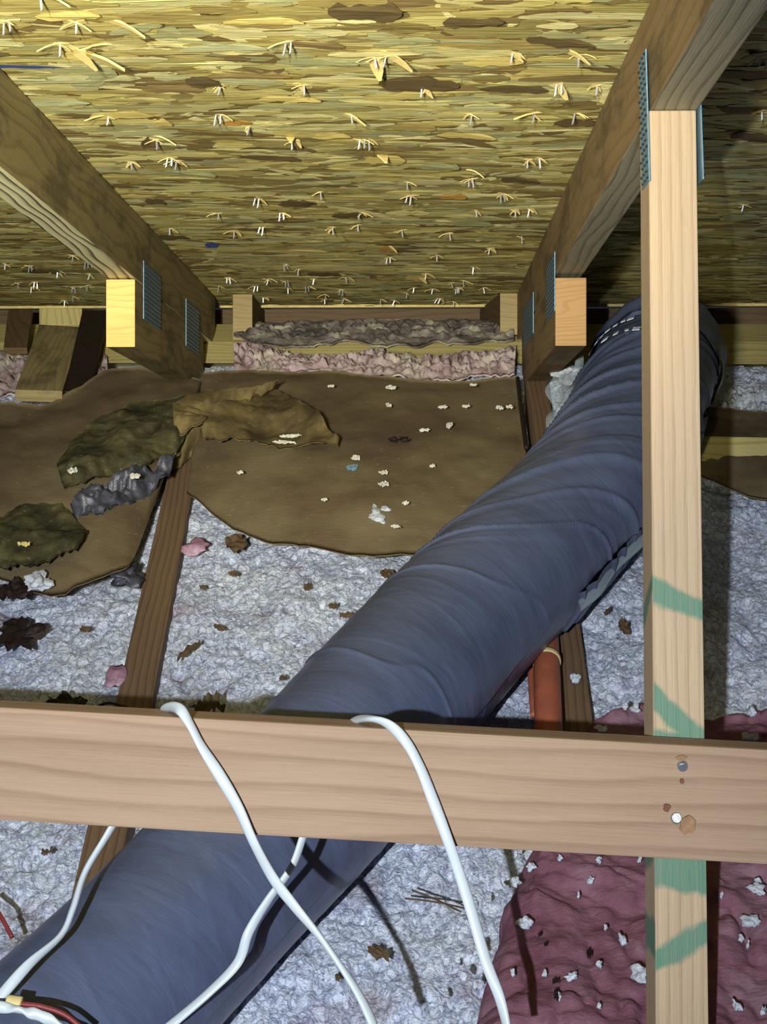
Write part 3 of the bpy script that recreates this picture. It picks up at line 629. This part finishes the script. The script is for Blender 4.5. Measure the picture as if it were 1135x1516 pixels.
# ------------------------------------------------------------------ orange pipe
def tube(name, pts, rfun, mat, parent=None, n=60, k=20, flatten=1, twist=0, caps=True):
    c = catmull(pts, n); t = np.gradient(c, axis=0); t /= np.linalg.norm(t, axis=1)[:, None]
    s = np.cross(t, np.array(ED)); s /= np.maximum(np.linalg.norm(s, axis=1), 1e-6)[:, None]; u = np.cross(s, t)
    a = np.linspace(0, 2 * np.pi, k + 1); Q = []
    for i in range(n):
        tw = twist(i / (n - 1)) if callable(twist) else 0; f = i / (n - 1); r = rfun(f)
        e1 = math.cos(tw) * s[i] + math.sin(tw) * u[i]; e2 = -math.sin(tw) * s[i] + math.cos(tw) * u[i]
        Q.append(c[i] + r * (np.cos(a)[:, None] * e1 + flatten * np.sin(a)[:, None] * e2))
    if caps: Q = [np.repeat(c[:1], k + 1, 0)] + Q + [np.repeat(c[-1:], k + 1, 0)]
    return gridmesh(name, np.array(Q), mat, parent)
OP = tag(empty('orange_pipe'), 'orange red pipe emerging from under the duct beside the right bottom chord', 'pipe')
op = [tuple(PZ(808, 935, .015)), tuple(PZ(809, 985, .03)), tuple(PZ(811, 1050, .035)), tuple(PZ(814, 1150, .03))]
tube('pipe_body', op, lambda f: .0150, M['orange'], OP, k=28)
g = [np.array(PZ(809, 975, .029)), np.array(PZ(809, 981, .029))]
tube('band', [tuple(g[0]), tuple(g[1])], lambda f: .0162, M['yellow_tape'], OP, n=4, k=28)['label'] = 'narrow yellow band'
tube('orange_pipe', [tuple(PZ(790, 960, .0)), tuple(PZ(786, 1000, .002)), tuple(PZ(790, 1060, .0))], lambda f: .004, M['orange'], k=16)
tag(bpy.data.objects['orange_pipe.001'] if 'orange_pipe.001' in bpy.data.objects else bpy.data.objects['orange_pipe'], 'thin orange pipe just left of the thick orange pipe', 'pipe')
tag(OP, 'orange red pipe emerging from under the duct beside the right bottom chord', 'pipe')

# ------------------------------------------------------------------ brace board and nails
bd0, bd1 = 1.052, 1.090
pts = [(-330, 1029, 1196), (1480, 1129, 1300)]
c = []
for (x, yt, yb) in pts:
    top, bot = PD(x, yt, bd0), PD(x, yb, bd0 - .010)
    c.append([top, top + ED * (bd1 - bd0), bot + ED * (bd1 - bd0), bot])
BR = hexa('brace_board', [c[0][0], c[0][1], c[0][2], c[0][3], c[1][0], c[1][1], c[1][2], c[1][3]], M['beam'], bev=.002)
tag(BR, 'long pale pine brace board nailed across the foreground to the web', 'board')
def nail(px, py, r, tilt):
    bm = bmesh.new(); bmesh.ops.create_cone(bm, cap_ends=True, segments=16, radius1=r, radius2=r * .8, depth=.0034)
    bmesh.ops.bevel(bm, geom=list(bm.edges), offset=.0003, segments=1, affect='EDGES')
    p = PD(px, py, 1.0495 - (py - 1135) * .00006); mtx = Matrix.Translation(p) @ (-ED).to_track_quat('Z', 'Y').to_matrix().to_4x4() @ Matrix.Rotation(tilt, 4, 'X')
    bm.transform(mtx); meshobj('nail', bm, M['nail'], BR)
nail(1010, 1135, .0042, .35); nail(1001, 1211, .0045, -.2)
# resin/dent blemish near the lower nail and a small knot
def blemish(px, py, rx, ry, mat, name):
    bm = bmesh.new(); k = 14; ring = []
    for i in range(k):
        a = i / k * 6.283; j = random.uniform(.75, 1.15); ring.append(bm.verts.new(PD(px + rx * math.cos(a) * j, py + ry * math.sin(a) * j, 1.0468 + (py - 1120) * (-.00006))))
    f = bm.faces.new(ring); r = bmesh.ops.extrude_face_region(bm, geom=[f]); bmesh.ops.translate(bm, vec=ED * .002, verts=[e for e in r['geom'] if isinstance(e, bmesh.types.BMVert)])
    bmesh.ops.recalc_face_normals(bm, faces=bm.faces); return meshobj(name, bm, mat, BR)
M['dent'] = plain('dent_wood', (.30, .17, .09), .8, .2, 0, .4, 200, .001); M['knot'] = plain('pin_knot', (.16, .06, .035), .7, .2)
blemish(1017, 1222, 12, 14, M['dent'], 'dent'); blemish(987, 1196, 5, 6, M['knot'], 'knot'); blemish(1009, 1157, 3, 4, M['knot'], 'knot'); blemish(1008, 1122, 8, 4, M['dent'], 'dent')

# ------------------------------------------------------------------ cables over the brace
def cable(pts, label, r=.0039, n=150, seed=0, nm='electric_cable'):
    ph = seed * 1.3; rr = random.Random(seed); pts = [(p[0] + rr.uniform(-2.5, 2.5), p[1], p[2]) for p in pts]
    o = tube(nm, [tuple(PD(*p)) for p in pts], lambda f: r * (1 + .05 * math.sin(f * 40 + ph)), M['cable'], n=n, k=16, flatten=.62, twist=lambda f: .5 + 1.1 * math.sin(f * 9 + ph) + .5 * math.sin(f * 23 + ph))
    return tag(o, label, 'cable')
cable([(562, 1535, .985), (528, 1470, .99), (480, 1398, .995), (438, 1343, 1.0), (404, 1300, 1.01), (376, 1248, 1.03), (352, 1196, 1.037), (322, 1145, 1.040), (300, 1105, 1.042), (283, 1072, 1.044), (264, 1050, 1.05), (248, 1048, 1.075), (238, 1060, 1.10), (215, 1120, 1.115), (190, 1180, 1.12), (160, 1232, 1.118), (128, 1290, 1.105), (106, 1345, 1.085), (88, 1385, 1.07), (45, 1428, 1.045), (2, 1476, 1.03), (-40, 1520, 1.02)],
      'white cable looped over the brace left of centre, crossing down over the duct', n=260, seed=1)
cable([(752, 1540, .99), (738, 1480, .995), (722, 1425, 1.0), (700, 1350, 1.01), (677, 1290, 1.02), (660, 1240, 1.032), (640, 1185, 1.038), (622, 1135, 1.041), (600, 1098, 1.043), (575, 1073, 1.045), (548, 1064, 1.055), (525, 1068, 1.085), (505, 1090, 1.115), (480, 1160, 1.12), (452, 1225, 1.115), (430, 1282, 1.108), (395, 1332, 1.104), (368, 1380, 1.10), (352, 1425, 1.09), (312, 1468, 1.085), (262, 1512, 1.08), (215, 1550, 1.075)],
      'white cable looped over the brace at centre, its front run hanging onto the pink batt', n=260, seed=2)
cable([(-40, 1487, 1.005), (0, 1491, 1.005), (38, 1497, 1.005), (75, 1511, 1.005), (120, 1540, 1.01)], 'short white cable end at the bottom left corner on the duct', n=50, seed=3)
YT = tube('tape_wrap', [tuple(PD(10, 1484, 1.012)), tuple(PD(32, 1487, 1.012))], lambda f: .0052, M['yellow_tape'], n=8, k=16); tag(YT, 'yellow tape wrap at the bottom left corner beside the white cable', 'tape')
tag(tube('thin_wire_or_gap', [tuple(PD(28, 1486, 1.01)), tuple(PD(60, 1490, 1.01)), tuple(PD(95, 1502, 1.01)), tuple(PD(125, 1525, 1.01))], lambda f: .0018, M['red_wire'], n=30, k=8), 'dark red thin wire leaving the yellow tape wrap', 'wire')
tag(tube('thin_wire_or_gap', [tuple(PZ(-20, 1330, .03)), tuple(PZ(0, 1355, .03)), tuple(PZ(18, 1388, .02))], lambda f: .0022, M['red_wire'], n=20, k=8), 'dark red thin wire poking from the white insulation at the left edge', 'wire')
tag(tube('thin_wire_or_gap', [tuple(PZ(135, 1050, .03)), tuple(PZ(160, 1041, .035)), tuple(PZ(190, 1048, .03))], lambda f: .0016, M['dark'], n=20, k=8), 'thin black wire arching on the insulation beside the left bottom chord', 'wire')

# ------------------------------------------------------------------ debris
def lump_mesh(sx, sy, sz, rough_, mat, seed, sub=3, name='scrap'):
    bm = bmesh.new(); bmesh.ops.create_icosphere(bm, subdivisions=sub, radius=1)
    for v in bm.verts:
        q_ = v.co.copy(); k = max(.35, .92 + min(rough_, 1.3) * .75 * noise.noise(q_ * 1.3 + Vector((seed, 0, 0)))) + min(rough_, 1.2) * .22 * noise.noise(q_ * 4.5 + Vector((0, seed, 0)))
        v.co = Vector((v.co.x * sx * k, v.co.y * sy * k, v.co.z * sz * k))
    me = bpy.data.meshes.new(name); bm.to_mesh(me); bm.free(); me.materials.append(mat); me.polygons.foreach_set('use_smooth', [True] * len(me.polygons)); return me
def flat_mesh(sx, sy, th, rough_, mat, seed, name):
    nr_, na_ = 6, 30; bm = bmesh.new(); jit = [1 + .30 * rough_ * noise.noise((2 * math.cos(k / na_ * 6.283) + seed, 2 * math.sin(k / na_ * 6.283), 0)) * 2 + .03 * random.uniform(-1, 1) for k in range(na_)]
    lay = []
    for zoff in (0, -.0012):
        c0 = bm.verts.new((0, 0, th * .6 + zoff)); rings = []
        for i in range(1, nr_ + 1):
            ring = []
            for k in range(na_):
                a = k / na_ * 6.283; r = i / nr_ * (1 + (max(.3, jit[k]) - 1) * (i / nr_)); x, y = math.cos(a) * r, math.sin(a) * r
                z = th * (.6 + noise.noise((x * 2 + seed, y * 2, 3)) * 1.2 + (i / nr_) ** 2 * noise.noise((x * 4, y * 4, seed)) * 1.2)
                ring.append(bm.verts.new((x * sx, y * sy, z + zoff)))
            rings.append(ring)
        for k in range(na_):
            bm.faces.new((c0, rings[0][k], rings[0][(k + 1) % na_]))
            for i in range(nr_ - 1): bm.faces.new((rings[i][k], rings[i + 1][k], rings[i + 1][(k + 1) % na_], rings[i][(k + 1) % na_]))
        lay.append(rings[-1])
    for k in range(na_): bm.faces.new((lay[0][k], lay[0][(k + 1) % na_], lay[1][(k + 1) % na_], lay[1][k]))
    bmesh.ops.recalc_face_normals(bm, faces=bm.faces)
    me = bpy.data.meshes.new(name); bm.to_mesh(me); bm.free(); me.materials.append(mat); return me
def lump(name, px, py, z, wpx, hpx, th, mat, label=None, cat=None, rot=0, rg=.9, seed=None, group=None, sub=3):
    p = PZ(px, py, z); d = (p - CAMP).dot(ED); sc = F / d; g = .58       # ground foreshortening
    sd_ = seed if seed is not None else px * .37
    if 'tuft' in name or name == 'crumpled_film': me = lump_mesh(wpx / sc / 2, hpx / sc / 2 / g, th, rg, mat, sd_, sub, name)
    else: me = flat_mesh(wpx / sc / 2, hpx / sc / 2 / g, th, rg, mat, sd_, name)
    o = link(bpy.data.objects.new(name, me)); o.location = p; o.rotation_euler = (0, 0, rot); return tag(o, label, cat, group)
lump('charred_scrap', 26, 938, .006, 60, 46, .006, M['dark'], 'ragged charred black scrap on the white insulation at the left edge', 'debris', rg=1.6, sub=4)
lump('crumpled_film', 188, 852, .010, 44, 30, .008, M['blackfilm'], 'crumpled black film ball beside the left bottom chord', 'plastic film', rg=1.3, sub=4)
lump('brown_scrap', 350, 805, .008, 32, 30, .004, M['bark'], 'square brown cardboard scrap just below the middle baffle', 'debris', rg=.5)
lump('wood_shard', 279, 963, .006, 10, 32, .003, M['bark'], 'thin brown wood shard right of the left bottom chord', 'debris', rot=-.5, rg=.4)
lump('brown_scrap', 923, 932, .006, 16, 20, .006, M['bark'], 'small brown scrap on the insulation between duct and web', 'debris', rg=.8)
lump('brown_scrap', 515, 912, .006, 26, 8, .003, M['bark'], 'flat brown sliver lying near the duct on white insulation', 'debris', rg=.5)
lump('brown_scrap', 573, 850, .006, 20, 14, .003, M['bark'], 'small brown curl on insulation below the middle baffle edge', 'debris', rg=.8)
lump('leaf_scrap', 310, 1050, .015, 46, 26, .012, M['card_s'], 'mossy green lump behind the brace beside the left cable loop', 'debris', rg=.8)
lump('brown_scrap', 100, 1040, .010, 60, 14, .006, M['card_d'], 'dark flat scrap behind the brace near its left end', 'debris', rg=.8)
lump('dark_scrap', 18, 876, .030, 46, 34, .006, M['dark'], 'dark brown scrap at the lower edge of the left baffle', 'debris', rg=1.2)
lump('white_tuft', 55, 862, .040, 36, 22, .008, M['fluff'], 'white fluff tuft on the lower edge of the left baffle', 'fluff', rg=1.3, sub=4)
lump('pink_tuft', 290, 810, .004, 42, 22, .006, M['pinktuft'], 'pink fibreglass tuft between left bottom chord and brown scrap', 'fluff', rg=1.1)
lump('pink_tuft', 172, 1004, .004, 28, 32, .006, M['pinktuft'], 'pink fibreglass tuft left of the left bottom chord', 'fluff', rg=1.1)
lump('white_tuft', 560, 760, .046, 36, 28, .007, M['fluff'], 'largest white fluff tuft lying on the middle baffle', 'fluff', rg=1.6, sub=4)
lump('dark_scrap', 591, 652, .058, 32, 11, .003, M['dark'], 'small dark brown scrap on the middle baffle', 'debris', rg=.7)
lump('blue_scrap', 521, 693, .056, 17, 10, .003, plain('blue_paper', (.13, .22, .30), .7), 'small pale blue scrap on the middle baffle', 'debris', rg=.4)
lump('white_tuft', 845, 553, .075, 44, 24, .012, M['fluff'], 'white fluff tuft caught between right truss heel and duct', 'fluff', rg=1.5, sub=4)
lump('white_tuft', 852, 1004, .010, 15, 10, .004, M['fluff'], 'white fluff tuft on the right bottom chord', 'fluff', rg=1.2)
lump('wood_shard', 200, 705, .085, 16, 8, .002, M['chip_w'], 'pale chip on the film below the mouldy flap', 'debris', rg=.5)
lump('wood_shard', 107, 697, .075, 14, 9, .002, M['chip_w'], 'pale chip on the left corner of the mouldy flap', 'debris', rg=.5)
lump('wood_shard', 36, 806, .068, 18, 7, .002, M['splinter'], 'yellow chip on the blackened flap', 'debris', rg=.5)
for (px, py, w, h) in ((578, 574, 16, 8), (568, 700, 12, 6), (568, 717, 14, 8), (655, 603, 12, 5), (665, 630, 9, 12), (628, 637, 14, 6), (690, 602, 12, 4), (740, 604, 12, 6), (755, 603, 10, 5), (420, 655, 30, 5), (430, 646, 26, 5), (527, 678, 12, 8), (585, 780, 12, 4), (470, 620, 9, 5), (490, 572, 9, 4), (575, 600, 8, 7), (700, 570, 10, 4), (640, 690, 8, 4), (600, 745, 9, 4), (480, 740, 9, 4), (355, 700, 9, 4)):
    lump('pale_chip', px, py, .060, w, h, .002, M['chip_w'], 'tiny pale wood or fluff chip scattered on the middle baffle', 'debris', rot=random.uniform(-.4, .4), rg=.9, group='pale chips on the middle baffle', sub=2)
k2 = 570 / 1135
tf = [(615, 205, 20, 12), (420, 330, 44, 22), (385, 215, 46, 20), (640, 145, 14, 12), (525, 140, 12, 10), (560, 488, 34, 12), (275, 515, 16, 12), (480, 480, 12, 10), (240, 490, 20, 12), (760, 480, 44, 40), (640, 452, 16, 10), (580, 250, 9, 9), (660, 345, 9, 7), (205, 465, 10, 8), (280, 410, 22, 26), (1105, 230, 46, 24), (1085, 325, 54, 26), (1045, 575, 18, 24), (1080, 395, 9, 12), (440, 165, 30, 10), (395, 130, 12, 9), (1060, 375, 16, 10), (1125, 590, 14, 18), (710, 380, 20, 24), (640, 575, 12, 8), (300, 270, 9, 12), (520, 545, 14, 18), (170, 560, 12, 14), (385, 480, 12, 14), (760, 145, 12, 8), (1110, 210, 20, 9), (1000, 250, 10, 8)]
for (x, y, w, h) in tf:
    lump('white_tuft', 565 + x * k2, 1200 + y * k2, .042, w * k2, h * k2, .0035, M['fluff'], ('large' if w * h > 600 else 'small') + ' white fluff tuft on the pink batt ' + ('right of the web' if x > 960 else 'between cable and web'), 'fluff', rot=random.uniform(-.6, .6), rg=1.8, group=('large' if w * h > 600 else 'small') + ' white tufts on the pink batt ' + ('right of the web' if x > 960 else 'left of the web'), sub=3)
for (px, py, w, h) in ((890, 1080, 16, 10), (940, 1050, 14, 10), (1110, 1092, 24, 10), (1112, 1053, 12, 12), (925, 1045, 10, 6)):
    lump('white_tuft', px, py, .040, w, h, .004, M['fluff'], 'small white fluff tuft on the pink batt behind the brace', 'fluff', rg=1.5, group='white tufts behind the brace', sub=3)
for (x, y, w, h) in ((610, 425, 12, 22), (515, 545, 16, 26), (512, 505, 20, 7), (482, 397, 10, 6), (465, 368, 9, 6)):
    lump('dark_scrap', 565 + x * k2, 1200 + y * k2, .042, w * k2, h * k2, .003, M['dark'], 'tiny black flake on the pink batt', 'debris', rg=.7, group='black flakes on the pink batt', sub=2)
for (px, py, w, h) in ((492, 898, 12, 8), (455, 870, 10, 14), (325, 930, 8, 12), (125, 933, 14, 8), (345, 850, 14, 7), (40, 1045, 14, 6), (560, 1412, 20, 22), (67, 1263, 12, 6), (120, 1305, 12, 6), (500, 1448, 8, 8), (900, 905, 6, 14), (418, 1005, 8, 6), (300, 870, 8, 6)):
    lump('brown_fleck', px, py, .004, w, h, .003, M['bark'], 'small brown fleck scattered on the white insulation', 'debris', rot=random.uniform(-1, 1), rg=.8, group='brown flecks on white insulation', sub=2)
# twig-like straws near the batt edge
for i, (a, b_) in enumerate((((610, 1318), (682, 1350)), ((600, 1330), (690, 1345)))):
    tag(tube('straw', [tuple(PZ(*a, .012)), tuple(PZ((a[0] + b_[0]) / 2, (a[1] + b_[1]) / 2 - 2, .018)), tuple(PZ(*b_, .03))], lambda f: .0009, M['bark'], n=12, k=6), 'thin dry straw lying at the left edge of the pink batt', 'straw', group='straws at the edge of the pink batt')
# right-bay scrap board; black tube standing in for shade in the baffle gap
tag(hexa('scrap_board', [PZ(1000, 645, .05), PZ(1000, 682, .03), PZ(1000, 682, .01), PZ(1000, 645, .03), PZ(1500, 655, .05), PZ(1500, 690, .03), PZ(1500, 690, .01), PZ(1500, 655, .03)], M['plate_wood']), 'tan scrap board lying across the dark right bay', 'board')
tag(tube('thin_wire_or_gap', [tuple(PZ(766, 560, .045)), tuple(PZ(772, 612, .052)), tuple(PZ(779, 664, .05))], lambda f: .0035, M['dark'], n=20, k=8), 'thin black strip standing in for the dark gap right of the middle baffle', 'wire')
# black cord peeking at the duct's left edge
